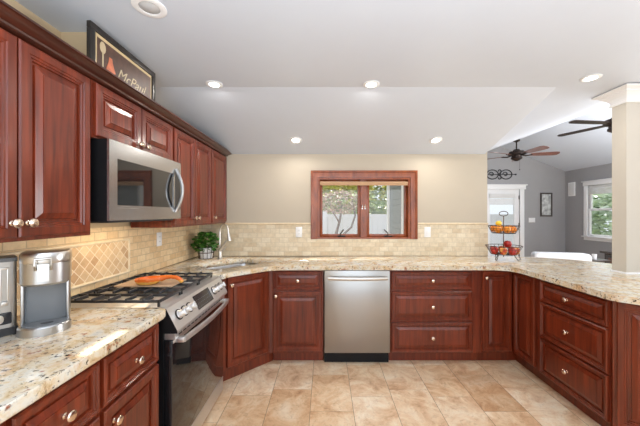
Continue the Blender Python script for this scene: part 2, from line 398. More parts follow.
# backsplashes
b = MB(); y = YB-.012
b.box(XL+.012, WX0-.075, y, YB, .915, 1.268); b.box(WX1+.075, XR, y, YB, .915, 1.268)
b.box(WX0-.075, WX1+.075, y, YB, .915, 1.10)
bs = struct('wall_backsplash_back', b, M['tile_b'], smooth=False)
b = MB()
b.tube([(XL+.012, y, 1.276), (WX0-.077, y, 1.276)], .011, 8); b.tube([(WX1+.077, y, 1.276), (XR, y, 1.276)], .011, 8)
b.build('tile_border', M['trimtile'], bs)
b = MB(); b.box(XL, XL+.012, -.2, YB-.012, .915, 1.298)
bl = struct('wall_backsplash_left', b, M['tile_l'], smooth=False)
b = MB(); b.box(XL+.012, XL+.016, 1.12, 2.08, .975, 1.20); b.build('diamond_inset', M['diamond'], bl, smooth=False)
b = MB()
for p, q in (((1.11, .97), (2.09, .97)), ((2.09, .97), (2.09, 1.205)), ((2.09, 1.205), (1.11, 1.205)), ((1.11, 1.205), (1.11, .97))):
    b.tube([(XL+.014, p[0], p[1]), (XL+.014, q[0], q[1])], .010, 8)
b.build('tile_border', M['trimtile'], bl)

# ------------------------------------------------------------------ kitchen window
win = thing('window_1', None, None, (.44, YB+.05, WZ0), kind='structure')
def PB(o): return T(*(-Vector(o.location)))      # world -> local for an unrotated parent
L = PB(win)
b = MB()
def casing_profile(b, path, M_):
    # mitred sweep of a moulded profile round a rectangle open or closed: path = inner rect, profile = (outward, toward room)
    x0, x1, z0, z1 = path
    prof = [(0, 0), (0, .012), (.012, .016), (.05, .018), (.056, .026), (.072, .026), (.075, .018), (.075, 0)]
    rings = []
    for (sx, sz, cx, cz) in ((-1, -1, x0, z0), (-1, 1, x0, z1), (1, 1, x1, z1), (1, -1, x1, z0)):
        rings.append([(cx+sx*o, YB-h, cz+(sz*o if sz > 0 else 0)) for o, h in prof])
    b.loft(rings, M=M_)
casing_profile(b, (WX0, WX1, WZ0, WZ1), L)
b.build('casing', M['casing'], win)
b = MB()
b.box(WX0, WX0+.025, YB, YB+.14, WZ0, WZ1, L); b.box(WX1-.025, WX1, YB, YB+.14, WZ0, WZ1, L)
b.box(WX0+.025, WX1-.025, YB, YB+.14, WZ1-.025, WZ1, L); b.box(WX0+.025, WX1-.025, YB-.0, YB+.14, WZ0, WZ0+.018, L)
b.box(.405, .475, YB+.035, YB+.12, WZ0+.018, WZ1-.025, L)
b.build('window_frame', M['casing'], win, smooth=False)
for x0, x1 in ((WX0+.025, .405), (.475, WX1-.025)):
    b = MB(); z0, z1 = WZ0+.018, WZ1-.025; yy0, yy1 = YB+.05, YB+.09
    t = .032
    b.box(x0, x0+t, yy0, yy1, z0, z1, L, .003); b.box(x1-t, x1, yy0, yy1, z0, z1, L, .003)
    b.box(x0+t, x1-t, yy0, yy1, z0, z0+t, L, .003); b.box(x0+t, x1-t, yy0, yy1, z1-t, z1, L, .003)
    s = b.build('sash', M['casing'], win)
    MB().box(x0+t, x1-t, YB+.068, YB+.072, z0+t, z1-t, L).build('glass_pane', M['glass'], s)
    xc = (x0+x1)/2
    b = MB(); b.box(xc-.03, xc+.06, YB+.02, YB+.05, WZ0+.019, WZ0+.036, L, .004)
    b.tube([(xc-.0, YB+.02, WZ0+.035), (xc+.005, YB+.01, WZ0+.06), (xc+.04*(1 if x0 < .2 else -1), YB+.005, WZ0+.105)], .006, 6, M=L)
    b.build('crank_handle', M['fanm'], s)
for sx in (-1, 1):
    b = MB(); b.tube([(.44+sx*.014, YB+.03, 1.45), (.44+sx*.022, YB+.015, 1.47), (.44+sx*.012, YB+.012, 1.49)], .005, 6, M=L)
    b.box(.44+sx*.006-.006+sx*.01, .44+sx*.006+.006+sx*.01, YB+.028, YB+.035, 1.44, 1.48, L); b.build('sash_latch', M['chrome'], win)
b = MB(); b.tube([(WX0+.03, YB+.015, 1.735), (WX1-.03, YB+.015, 1.735)], .019, 12, M=L); b.box(WX0+.03, WX1-.03, YB+.003, YB+.012, 1.708, 1.722, L, .002)
b.build('rolled_blind', M['rblind'], win)

# ------------------------------------------------------------------ family room window and door
fw = thing('window_2', None, None, (6.3, 6.45, FZ0), kind='structure'); L = PB(fw)
b = MB()
b.box(6.275, 6.3, FY0-.09, FY0, FZ0, FZ1, L, .003); b.box(6.275, 6.3, FY1, FY1+.09, FZ0, FZ1, L, .003)
b.box(6.27, 6.3, FY0-.11, FY1+.11, FZ1, FZ1+.09, L, .003); b.box(6.25, 6.3, FY0-.13, FY1+.13, FZ1+.09, FZ1+.115, L, .003)
b.box(6.24, 6.3, FY0-.12, FY1+.12, FZ0-.03, FZ0, L, .004); b.box(6.28, 6.3, FY0-.09, FY1+.09, FZ0-.10, FZ0-.03, L, .003)
b.build('window_frame', M['white'], fw)
zm = 1.49
for k, (z0, z1, x) in enumerate(((FZ0, zm+.02, 6.315), (zm-.02, FZ1, 6.345))):
    b = MB(); t = .045
    b.box(x, x+.03, FY0, FY0+t, z0, z1, L); b.box(x, x+.03, FY1-t, FY1, z0, z1, L)
    b.box(x, x+.03, FY0+t, FY1-t, z0, z0+t, L); b.box(x, x+.03, FY0+t, FY1-t, z1-t, z1, L)
    s = b.build('sash', M['white'], fw)
    MB().box(x+.013, x+.017, FY0+t, FY1-t, z0+t, z1-t, L).build('glass_pane', M['glass'], s)
b = MB()
for k in range(6): b.box(6.30, 6.312, FY0+.01, FY1-.01, FZ1-.04-.034*k, FZ1-.01-.034*k, L, .004)
b.build('raised_shade', M['blind'], fw)
dr = thing('door_1', None, None, (4.65, 7.6, 0), kind='structure'); L = PB(dr)
b = MB()
b.box(4.09, 4.2, 7.575, 7.6, 0, 2.03, L, .003); b.box(5.1, 5.21, 7.575, 7.6, 0, 2.03, L, .003)
b.box(4.05, 5.25, 7.57, 7.6, 2.03, 2.13, L, .003); b.box(4.02, 5.28, 7.55, 7.6, 2.13, 2.16, L, .003)
b.build('door_frame', M['white'], dr)
b = MB(); b.box(4.2, 4.33, 7.62, 7.66, 0, 2.03, L); b.box(4.97, 5.1, 7.62, 7.66, 0, 2.03, L); b.box(4.33, 4.97, 7.62, 7.66, 0, .25, L); b.box(4.33, 4.97, 7.62, 7.66, 1.9, 2.03, L)
b.build('door_leaf', M['white'], dr)
MB().box(4.33, 4.97, 7.638, 7.642, .25, 1.9, L).build('glass_pane', M['glass'], dr)
b = MB(); b.box(4.31, 4.99, 7.60, 7.62, 1.80, 1.92, L, .004)
for k in range(8): b.box(4.32, 4.98, 7.622-.012, 7.619, 1.63+.02*k, 1.645+.02*k, L)
b.build('door_blind', M['blind'], dr)
b = MB(); b.lathe([(.001, 0), (.028, 0), (.028, .01), (.012, .015), (.012, .05), (.03, .06), (.03, .08), (.001, .09)], 14, L@T(5.03, 7.62, 1.0)@RX(PI/2)); b.build('door_handle', M['chrome'], dr)
b = MB()
for z in (1.82, 1.1, .3): b.box(5.085, 5.1, 7.60, 7.62, z-.05, z+.05, L)
b.build('hinge', M['fanm'], dr)

# ------------------------------------------------------------------ cabinetry
def face_matrix(ox, oy, rot): return T(ox, oy, 0)@RZ(rot)
def panel(b, u0, u1, v0, v1, fw, F, th=.02):
    W, H = u1-u0, v1-v0; k = min(1, min(W, H)/2/(fw+.056))
    s = lambda i: i*k
    seq = [(0, th), (0, .005), (.005, 0), (fw-.022, 0), (fw-.019, .0045), (fw-.012, .0045), (fw-.009, .010), (fw-.003, .010), (fw-.001, .0185), (fw+.008, .0185), (fw+.010, .011), (fw+.034, .004), (fw+.0345, .001), (fw+.040, .001)]
    rings = []
    for i, d in seq:
        i = s(i); rings.append([(u0+i, d, v0+i), (u1-i, d, v0+i), (u1-i, d, v1-i), (u0+i, d, v1-i)])
    b.loft(rings, M=F)
KP = [(.0005, 0), (.009, 0), (.009, .003), (.0055, .006), (.005, .014), (.010, .017), (.0155, .021), (.0165, .025), (.014, .029), (.008, .031), (.0005, .0315)]
def front(kind, u0, u1, v0, v1, knob, F, root, fw=None):
    fw = fw or (.052 if kind == 'door' else .032)
    R = PB(root)
    b = MB(); panel(b, u0, u1, v0, v1, fw, R@F)
    d = b.build(kind, M['cherry'], root, smooth=False)
    if knob:
        b = MB(); b.lathe([(r*1.05, z) for r, z in KP], 16, R@F@T(knob[0], 0, knob[1])@RX(PI/2))
        b.build('knob', M['knob'], d)
    return d
def carcass(root, pts, z0, z1, toe=None, top=True, name='body'):
    R = PB(root); b = MB(); b.prism(pts, z0, z1, R, top=top); b.build(name, M['cherry'], root, smooth=False)
    if toe: b = MB(); b.prism(toe, 0, z0, R); b.build('toe_kick', M['cherry'], root, smooth=False)
def rect(F, u0, u1, d0, d1):
    return [tuple((F@Vector((u, d, 0))).to_2d()) for u, d in ((u0, d0), (u1, d0), (u1, d1), (u0, d1))]
LB = face_matrix(-.82, 0, PI/2)      # left base: u = +Y
BB = face_matrix(0, 2.66, 0)         # back base: u = +X
RB = face_matrix(1.72, 0, -PI/2)     # right base: u = -Y
H0, H1 = .10, .873
def base_cab(label, F, u0, u1, fronts, depth=.60, group='cherry base cabinets'):
    p = F@Vector(((u0+u1)/2, .3, 0))
    r = thing('base_cabinet', label, 'base cabinet', (p.x, p.y, 0), group=None)
    carcass(r, rect(F, u0, u1, .02, depth), H0, H1, rect(F, u0, u1, .085, depth))
    for f in fronts: front(*f, F, r)
    return r
base_cab('cherry base cabinet cut off by the lower left corner of view', LB, .36, .752,
    [('drawer', .375, .742, .662, .845, (.56, .75)), ('door', .375, .742, .125, .645, (.43, .60))])
base_cab('cherry base cabinet under the coffee maker, wide drawer over a door', LB, .754, 1.069,
    [('drawer', .764, 1.06, .662, .845, (.912, .75)), ('door', .764, 1.06, .125, .645, (.82, .60))])
base_cab('cherry base cabinet between the coffee maker counter end and the range', LB, 1.071, 1.445,
    [('drawer', 1.082, 1.435, .662, .845, (1.26, .75)), ('door', 1.082, 1.435, .125, .645, (1.125, .585))])
base_cab('cherry base cabinet left of the dishwasher, one drawer over one door', BB, -.488, -.016,
    [('drawer', -.475, -.03, .69, .858, (-.25, .775)), ('door', -.475, -.03, .125, .672, (-.45, .635))])
base_cab('wide cherry base cabinet with three drawers right of the dishwasher', BB, .604, 1.438,
    [('drawer', .612, 1.355, .690, .855, (.985, .775)), ('drawer', .612, 1.355, .405, .672, (.985, .535)), ('drawer', .612, 1.355, .115, .385, (.985, .25))])
base_cab('cherry peninsula cabinet with three drawers facing left', RB, -2.345, -1.762,
    [('drawer', -2.33, -1.772, .693, .853, (-2.06, .775)), ('drawer', -2.33, -1.772, .408, .680, (-2.06, .545)), ('drawer', -2.33, -1.772, .115, .393, (-2.06, .265))])
# corner cabinet with two doors meeting at a right angle
r = thing('corner_cabinet', 'cherry inside-corner cabinet with two narrow doors between the drawer stacks', 'base cabinet', (1.9, 2.9, 0))
carcass(r, [(1.441, 2.68), (1.74, 2.68), (1.74, 2.347), (2.31, 2.347), (2.31, 3.25), (1.441, 3.25)], H0, H1,
        [(1.441, 2.745), (1.805, 2.745), (1.805, 2.347), (2.31, 2.347), (2.31, 3.25), (1.441, 3.25)])
front('door', 1.449, 1.716, .125, .862, (1.478, .80), BB, r)
front('door', -2.656, -2.39, .125, .862, None, RB, r)
# sink corner, set at 45 degrees
DF = face_matrix(-.82, 2.34, PI/4)
r = thing('sink_cabinet', 'angled cherry sink cabinet with one door across the left corner', 'base cabinet', (-1.0, 2.8, 0))
carcass(r, [(XL+.02, 2.262), (-.84, 2.262), (-.84, 2.348), (-.514, 2.674), (-.49, 2.68), (-.49, 3.25), (XL+.02, 3.25)], H0, H1,
        [(XL+.02, 2.262), (-.875, 2.262), (-.875, 2.362), (-.53, 2.707), (-.49, 2.745), (-.49, 3.25), (XL+.02, 3.25)], top=False)
front('door', .035, .435, .125, .862, (.065, .80), DF, r)
# angled end cabinet of the peninsula
EF = face_matrix(1.72, 1.738, -PI/4)
r = thing('peninsula_end_cabinet', 'cherry end cabinet on the clipped corner of the peninsula at right edge', 'base cabinet', (2.1, 1.6, 0))
p1 = EF@Vector((.44, .02, 0)); p0 = EF@Vector((.0, .02, 0))
carcass(r, [(1.74, 1.757), (p0.x, p0.y-.004), (p1.x, p1.y), (2.31, p1.y), (2.31, 1.757)], H0, H1,
        [(1.80, 1.757), (p0.x+.07, p0.y), (p1.x+.03, p1.y+.06), (2.31, p1.y+.06), (2.31, 1.757)])
front('door', .02, .42, .125, .862, None, EF, r)

# wall cabinets on the left wall
UW = face_matrix(-1.10, 0, PI/2)
def wall_cab(label, u0, u1, z0, z1, fronts):
    r = thing('wall_cabinet', label, 'wall cabinet', (-1.28, (u0+u1)/2, z0))
    carcass(r, rect(UW, u0, u1, .02, .315), z0, z1)
    for f in fronts: front(*f, UW, r, fw=f[0] == 'door' and .056 or None)
    return r
wall_cab('tall cherry wall cabinet nearest the camera, its paired knobs at the bottom', .70, 1.384, 1.285, 2.03,
    [('door', .715, 1.040, 1.30, 2.02, (1.017, 1.352)), ('door', 1.046, 1.362, 1.30, 2.02, (1.072, 1.352))])
wall_cab('short cherry wall cabinet directly above the microwave', 1.386, 2.113, 1.756, 2.03,
    [('door', 1.40, 1.738, 1.764, 2.02, (1.708, 1.795)), ('door', 1.744, 2.10, 1.764, 2.02, (1.775, 1.795))])
wall_cab('cherry two-door wall cabinet just beyond the microwave', 2.115, 2.822, 1.285, 2.03,
    [('door', 2.125, 2.46, 1.30, 2.02, (2.43, 1.352)), ('door', 2.466, 2.812, 1.30, 2.02, (2.496, 1.352))])
wall_cab('single-door cherry wall cabinet in the far left corner', 2.824, 3.258, 1.285, 2.03,
    [('door', 2.834, 3.248, 1.30, 2.02, (2.866, 1.352))])
# crown moulding over them
cp = [(-1.40, 2.032), (-1.116, 2.032), (-1.100, 2.034), (-1.092, 2.038), (-1.088, 2.046), (-1.074, 2.050), (-1.066, 2.060), (-1.046, 2.066), (-1.044, 2.078), (-1.060, 2.079), (-1.075, 2.052), (-1.40, 2.052)]
cp = [(-1.40, 2.032), (-1.100, 2.032), (-1.092, 2.036), (-1.090, 2.043), (-1.080, 2.046), (-1.066, 2.052), (-1.054, 2.062), (-1.050, 2.066), (-1.042, 2.068), (-1.042, 2.076), (-1.075, 2.076), (-1.085, 2.05), (-1.40, 2.05)]
ends = [0.5, 3.05, 3.262]
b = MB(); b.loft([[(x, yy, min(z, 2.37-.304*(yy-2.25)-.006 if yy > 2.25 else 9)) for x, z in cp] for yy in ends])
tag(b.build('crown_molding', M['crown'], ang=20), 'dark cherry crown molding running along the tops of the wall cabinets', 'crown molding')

# ------------------------------------------------------------------ countertops
def slab(name, label, pts, hole=None):
    b = MB(); b.prism(pts, .875, .914)
    es = [e for e in b.bm.edges if abs(e.verts[0].co.z-e.verts[1].co.z) < 1e-5]
    bmesh.ops.bevel(b.bm, geom=es, offset=.007, segments=3, profile=.5, affect='EDGES')
    o = b.build(name, M['granite'], ang=40)
    if hole:
        c = MB(); c.prism(hole, .8, 1.0); co = c.build('cutter', M['granite'])
        md = o.modifiers.new('cut', 'BOOLEAN'); md.object = co; md.operation = 'DIFFERENCE'; md.solver = 'EXACT'
        bpy.context.view_layer.update()
        dg = bpy.context.evaluated_depsgraph_get(); me = bpy.data.meshes.new_from_object(o.evaluated_get(dg))
        o.modifiers.clear(); o.data = me; bpy.data.objects.remove(co)
    return tag(o, label, 'countertop')
slab('countertop', 'speckled cream and brown granite countertop under the coffee maker', round_poly([(XL+.001, -.2), (-.785, -.2), (-.785, 1.462), (XL+.001, 1.462)], [0, 0, .05, 0]))
SCN = (-.885, 2.735)
SM = T(SCN[0], SCN[1], 0)@RZ(PI/4)
def sinkpts(hx, hy, r): return [tuple((SM@Vector((x, y, 0))).to_2d()) for x, y in round_poly([(-hx, -hy), (hx, -hy), (hx, hy), (-hx, hy)], r, 6)]
slab('countertop', 'long granite countertop with the corner sink, running over the dishwasher onto the peninsula',
     round_poly([(XL+.001, 2.262), (-.785, 2.262), (-.785, 2.325), (-.475, 2.63), (1.68, 2.63), (1.68, 1.70), (1.99, 1.39), (2.9, 1.395), (2.95, 2.0), (2.80, 2.65), (2.55, 3.02), (2.2, 3.20), (1.84, 3.268), (XL+.001, 3.268)],
     [0, .02, .06, .12, .16, .05, .08, 0, .3, .3, .3, .2, 0, 0]), sinkpts(.255, .17, .09))
# sink
b = MB()
rings = []
for hx, hy, r_, z in ((.275, .19, .10, .8735), (.262, .177, .09, .8735), (.258, .173, .09, .862), (.252, .167, .09, .76), (.225, .14, .08, .742), (.05, .04, .03, .738)):
    rings.append([(p[0], p[1], z) for p in sinkpts(hx, hy, r_)])
sk = MB(); sk.loft(rings, cap0=False, M=T(-SCN[0], -SCN[1], -.738)); sko = sk.build('corner_sink', M['steel'], loc=(SCN[0], SCN[1], .738))
tag(sko, 'stainless steel sink set into the granite of the left corner', 'sink')
MB().lathe([(.001, .001), (.038, .001), (.04, .004), (.03, .006), (.001, .004)], 18).build('drain', M['chrome'], sko)
# faucet
fx, fy = -1.095, 3.02
f = thing('faucet', 'brushed nickel gooseneck pull-down faucet behind the corner sink', 'faucet', (fx, fy, .914), -PI/8)
MB().lathe([(.001, 0), (.028, 0), (.028, .008), (.019, .014), (.017, .10), (.014, .11), (.001, .11)], 16).build('base', M['chrome'], f)
arc = [(0, 0, .08), (0, 0, .28)]+[(.055-.055*math.cos(a), 0, .285+.085*math.sin(a)) for a in [PI*k/10 for k in range(0, 10)]]+[(.112, 0, .262)]
MB().tube(arc, .0075, 10).build('spout', M['chrome'], f)
b = MB(); b.tube([(.112, 0, .27), (.116, 0, .235), (.122, 0, .205), (.124, 0, .195)], [.012, .016, .020, .019], 12); b.build('spray_head', M['chrome'], f)
b = MB(); b.tube([(.0, 0, .09), (.03, 0, .13), (.075, 0, .185), (.108, 0, .215)], [.019, .015, .010, .007], 10)
b.build('holder_arm', M['chrome'], f)
b = MB(); b.tube([(0, .012, .07), (0, .04, .085), (.0, .09, .12)], [.009, .007, .005], 8); b.build('lever', M['chrome'], f)
# filler between dishwasher sides handled by neighbouring cabinets

# ------------------------------------------------------------------ dishwasher
d = thing('dishwasher', 'stainless steel dishwasher with bowed bar handle beneath the window', 'dishwasher', (.294, 2.95, 0)); L = PB(d)
MB().box(-.008, .596, 2.69, 3.24, .1, .872, L).build('body', M['dplas'], d)
b = MB(); b.box(-.005, .593, 2.648, 2.688, .115, .868, L, .004); b.build('door', M['dwsteel'], d)
b = MB(); b.box(-.006, .594, 2.712, 2.74, 0, .098, L); b.build('toe_kick', M['black'], d)
hp = [(.03+.53*t, 2.600-.022*math.sin(PI*t), .807) for t in [k/12 for k in range(13)]]
b = MB(); b.tube(hp, .016, 10, M=L, flat=1.1); b.tube([(.035, 2.65, .807), (.035, 2.605, .807)], .010, 8, M=L); b.tube([(.555, 2.65, .807), (.555, 2.605, .807)], .010, 8, M=L)
b.build('handle', M['chrome'], d)

# ------------------------------------------------------------------ range
ry0, ry1 = 1.487, 2.245; ym = (ry0+ry1)/2
g = thing('gas_range', 'slide-in stainless steel gas range with black oven door and three iron grates', 'range', (-1.1, ym, 0)); L = PB(g)
b = MB(); b.box(-1.40, -.83, ry0, ry1, .03, .862, L); b.build('body', M['black'], g)
b = MB(); b.box(-1.405, -.832, ry0-.004, ry1+.004, .892, .900, L, .002); b.build('cooktop', M['rsteel'], g)
b = MB(); b.box(-1.39, -.84, ry0+.002, ry1-.002, .862, .892, L); b.build('cooktop_pan', M['black'], g)
# sloped control fascia
cpn = [(-.832, .900), (-.815, .898), (-.757, .785), (-.757, .772), (-.83, .772)]
b = MB(); b.loft([[(x, ry0, z) for x, z in cpn], [(x, ry1, z) for x, z in cpn]], M=L); b.build('control_panel', M['rsteel'], g, smooth=False)
for yy in (ry0-.003, ry1): MB().loft([[(x, yy, z) for x, z in cpn], [(x, yy+.003, z) for x, z in cpn]], M=L).build('end_cap', M['black'], g, smooth=False)
def onpanel(y_, t):      # frame on the sloped face: x=+Y along, y = up slope, z = outward normal
    px, pz = -.757+(-.058)*t, .785+.113*t
    n = Vector((.113, 0, .058)).normalized(); u = Vector((0, 1, 0)); v = n.cross(u)
    m = Matrix.Identity(4)
    for i, c in enumerate((u, v, n)):
        for j in range(3): m[j][i] = c[j]
    return T(px, y_, pz)@m
for yy in (ry0+.075, ry0+.135, ry0+.195, ry1-.195, ry1-.135, ry1-.075):
    K = L@onpanel(yy, .52)
    k = MB().lathe([(.0005, 0), (.024, 0), (.024, .006), (.021, .008), (.019, .034), (.016, .038), (.0005, .038)], 20, K).build('control_knob', M['rsteel'], g)
    MB().lathe([(.0235, .001), (.0295, .001), (.0295, .0045), (.0235, .0045)], 20, K, loop=True, cap=False).build('dial_ring', M['black'], k)
    MB().box(-.003, .003, -.019, .019, .038, .044, K).build('grip', M['rsteel'], k)
ds = MB().box(-.105, .125, -.045, .045, .0, .0025, L@onpanel(ym, .5)).build('display', M['display'], g, smooth=False)
b = MB()
for i in range(9):
    for j in range(3): b.box(-.09+i*.024, -.084+i*.024, -.034+j*.022, -.0325+j*.022, .0026, .0032, L@onpanel(ym, .5))
tag(b.build('touch_marks', M['mark'], ds), kind='stuff')
b = MB(); b.box(-.828, -.775, ry0+.01, ry1-.01, .735, .772, L); 
b.build('vent_trim', M['rsteel'], g)
b = MB()
for i in range(14): b.box(-.776, -.774, ry0+.05+i*.048, ry0+.085+i*.048, .745, .751, L); b.box(-.776, -.774, ry0+.05+i*.048, ry0+.085+i*.048, .757, .763, L)
b.build('vent_slots', M['black'], g)
dd = MB().box(-.828, -.785, ry0+.004, ry1-.004, .14, .733, L, .004).build('oven_door', M['bglass'], g)
b = MB(); b.box(-.785, -.7825, ry0+.01, ry1-.01, .715, .731, L); b.build('door_trim', M['rsteel'], dd)
b = MB(); b.box(-.829, -.787, ry0+.004, ry1-.004, .03, .135, L, .004); b.build('warming_drawer', M['rsteel'], g)
hp = [(-.740+.022*math.sin(PI*t), ry0+.035+(ry1-ry0-.07)*t, .728) for t in [k/14 for k in range(15)]]
b = MB()
b.loft([[(p[0]-.008, p[1], p[2]-.013), (p[0]+.006, p[1], p[2]-.015), (p[0]+.009, p[1], p[2]), (p[0]+.006, p[1], p[2]+.013), (p[0]-.008, p[1], p[2]+.013)] for p in hp], M=L)
for yy in (ry0+.04, ry1-.04): b.box(-.785, -.735, yy-.018, yy+.018, .715, .741, L, .004)
b.build('door_handle', M['rsteel'], dd)
for k in range(3):
    y0 = ry0+.02+k*.241; y1 = y0+.236; z0, z1 = .924, .936
    b = MB(); t = .010; x0, x1 = -1.385, -.862
    for xx in (x0, x1-t): b.box(xx, xx+t, y0, y1, z0-.004, z1, L, .002)
    for yy in (y0, y1-t): b.box(x0, x1, yy, yy+t, z0-.002, z1, L, .002)
    b.box(x0, x1, (y0+y1)/2-.005, (y0+y1)/2+.005, z0, z1+.002, L, .002)
    for i in range(5):
        xx = x0+.085+i*.088
        b.box(xx-.0045, xx+.0045, y0, y0+.085, z0+.002, z1+.008, L, .002); b.box(xx-.0045, xx+.0045, y1-.085, y1, z0+.002, z1+.008, L, .002)
    for xx in (x0+.004, x1-.012):
        for yy in (y0+.004, y1-.012): b.box(xx, xx+.01, yy, yy+.01, .900, z0, L)
    b.build('grate', M['iron'], g)
for (bx, by) in ((-1.25, .14), (-1.0, .14), (-1.12, .38), (-1.25, .62), (-1.0, .62)):
    bn = MB().lathe([(.001, .900), (.05, .900), (.05, .906), (.036, .910), (.001, .910)], 20, L@T(bx, ry0+by, 0)).build('burner', M['rsteel'], g)
    MB().lathe([(.001, .910), (.034, .910), (.036, .913), (.03, .917), (.001, .918)], 20, L@T(bx, ry0+by, 0)).build('burner_cap', M['iron'], bn)
# board and orange spoon rest on the middle grate
bd = MB().box(-.15, .20, -.095, .095, 0, .008, bev=.003).build('flat_tan_plate', M['tan_plate'], loc=(-1.12, 1.835, .945))  # flat tan sheet lying over the middle grate
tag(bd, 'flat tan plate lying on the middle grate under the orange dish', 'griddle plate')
o = thing('spoon_rest', 'orange glazed ceramic dish with a long curved handle on the range grates', 'spoon rest', (-1.085, 1.785, .9535), math.radians(6))
rings = []
for (r_, z) in ((.02, 0), (.040, .002), (.052, .014), (.058, .030), (.056, .040), (.050, .040), (.046, .030), (.035, .012), (.01, .008)):
    rings.append([(1.35*r_*math.cos(a), r_*math.sin(a), z+.004*math.cos(a)) for a in [2*PI*k/24 for k in range(24)]])
MB().loft(rings).build('bowl', M['orangeg'], o)
hp = [(.07, 0, .033), (.10, 0, .040), (.13, 0, .042), (.16, 0, .038), (.18, 0, .028), (.195, 0, .012), (.20, 0, .007)]
MB().tube(hp, [.020, .013, .011, .012, .013, .012, .006], 10).build('handle', M['orangeg'], o)

# ------------------------------------------------------------------ microwave
m = thing('microwave', 'stainless steel over-the-range microwave hung above the gas range', 'microwave', (-1.25, 1.75, 1.345)); L = PB(m)
y0, y1 = 1.412, 2.111
MB().box(-1.41, -1.062, y0, y1, 1.352, 1.752, L).build('body', M['black'], m)
b = MB(); b.box(-1.30, -1.09, y0+.05, y1-.03, 1.340, 1.352, L); b.build('vent_grille', M['dplas'], m)
X = -1.05
b = MB()
# steel front: frame around a window, drawn as boxes sharing one plate
wy0, wy1, wz0, wz1 = y0+.055, y0+.60, 1.43, 1.665
for (a, c, e, f_) in ((y0, y1, wz1, 1.752), (y0, y1, 1.352, wz0), (y0, wy0, wz0, wz1), (wy1, y1, wz0, wz1)):
    b.box(-1.062, X, a, c, e, f_, L)
b.build('front_frame', M['steely'], m, smooth=False)
MB().box(-1.0618, X-.004, wy0, wy1, wz0, wz1, L).build('window', M['bglass'], m, smooth=False)
b = MB(); ph = [(X+.004+.045*math.sin(PI*t), y0+.625, 1.40+.30*t) for t in [k/12 for k in range(13)]]
b.tube(ph, .011, 10, M=L); b.build('handle', M['steel'], m)
MB().box(X, X+.002, y1-.075, y1-.012, 1.42, 1.675, L).build('control_strip', M['display'], m, smooth=False)

# ------------------------------------------------------------------ coffee maker
c = thing('coffee_maker', 'silver single-serve coffee maker with grey recess and drip tray', 'coffee maker', (-1.14, 1.185, .914), math.radians(38)); c.scale = (.76, .78, .97)
def rr(w, d, r, y_=0): return round_poly([(-w, -d+y_), (w, -d+y_), (w, d+y_), (-w, d+y_)], r, 6)
# local: front = -Y
def dpts(w, yb, yf, n=14):      # back straight, front bowed
    return [(-w, yb)]+[(w*math.sin(-PI/2+PI*k/n), yf+(w*.55)*(1-math.cos(-PI/2+PI*k/n))) for k in range(n+1)][0:]+[(w, yb)]
b = MB(); P_ = [(-.09, .02)]+[(.105*math.sin(a), -.03-.085*math.cos(a)) for a in [-PI/2+PI*k/16 for k in range(17)]]+[(.09, .02)]
b.loft([[(x, y_, z) for x, y_ in P_] for z in (0, .030)]+[[(x*.96, y_*.96, .035) for x, y_ in P_]]); b.build('base', M['steel'], c)
b = MB(); P2 = [(.09*math.sin(a), -.035-.065*math.cos(a)) for a in [-PI/2+PI*k/16 for k in range(17)]]+[(.08, -.0), (-.08, -.0)]
b.prism(P2, .035, .039); b.build('drip_tray', M['gplas'], c)
MB().lathe([(.001, .039), (.018, .039), (.018, .0405), (.001, .0405)], 14, T(.01, -.055, 0)@Matrix.Diagonal((1.4, .7, 1, 1))).build('drain_slot', M['dplas'], c)
b = MB(); b.box(-.088, .088, .012, .10, .0, .215, bev=.012); b.build('column', M['gplas'], c)
for sx in (-.0885, .0885): MB().box(sx-.0065, sx+.0065, -.012, .105, .03, .215, bev=.004).build('side_cheek', M['steel'], c)
P3 = [(-.098, .11)]+[(.098*math.sin(a), -.01-.08*math.cos(a)) for a in [-PI/2+PI*k/16 for k in range(17)]]+[(.098, .11)]
b = MB(); b.loft([[(x*s_, y_*s_, z) for x, y_ in P3] for s_, z in ((.93, .196), (1, .204), (1, .285))]); b.build('brew_head', M['steel'], c)
b = MB(); b.loft([[(x*s_, y_*s_, z) for x, y_ in P3] for s_, z in ((1.01, .286), (1.02, .29), (1.02, .318), (.95, .328), (.6, .331))]); b.build('lid', M['chrome'], c)
b = MB(); b.tube([(-.03, -.092, .262), (-.03, -.108, .28), (-.03, -.105, .306), (0.03, -.105, .306), (.03, -.108, .28), (.03, -.092, .262)], .006, 8); b.box(-.022, .022, -.098, -.086, .215, .285); b.build('front_clasp', M['chrome'], c)
# tall steel appliance at the left edge
t = thing('toaster', 'tall brushed steel countertop appliance with vertical lever slot at left frame edge', 'toaster', (-1.302, 1.131, .914), math.radians(52)); t.scale = (.62, .48, 1)
b = MB(); b.prism(rr(.105, .125, .035), .02, .285); b.build('housing', M['steel'], t)
b = MB(); b.prism(rr(.112, .132, .035), 0, .03); b.build('base', M['dplas'], t)
b = MB(); b.prism(rr(.108, .128, .035), .285, .30); b.build('top_rim', M['gplas'], t)
b = MB(); b.box(.030, .038, -.132, -.125, .13, .262, bev=.003); b.box(.060, .068, -.132, -.125, .13, .262, bev=.003); b.box(.030, .068, -.132, -.125, .256, .264, bev=.003); b.build('slot_frame', M['chrome'], t)
b = MB(); b.box(.034, .064, -.150, -.125, .118, .134, bev=.004); b.build('lever', M['chrome'], t)
b = MB(); b.box(.01, .08, -.129, -.124, .045, .090, bev=.006); b.build('control_panel', M['display'], t)
b = MB(); b.lathe([(.001, 0), (.016, 0), (.016, .012), (.001, .014)], 14, T(.03, -.129, .067)@RX(PI/2)); b.build('dial', M['chrome'], t)

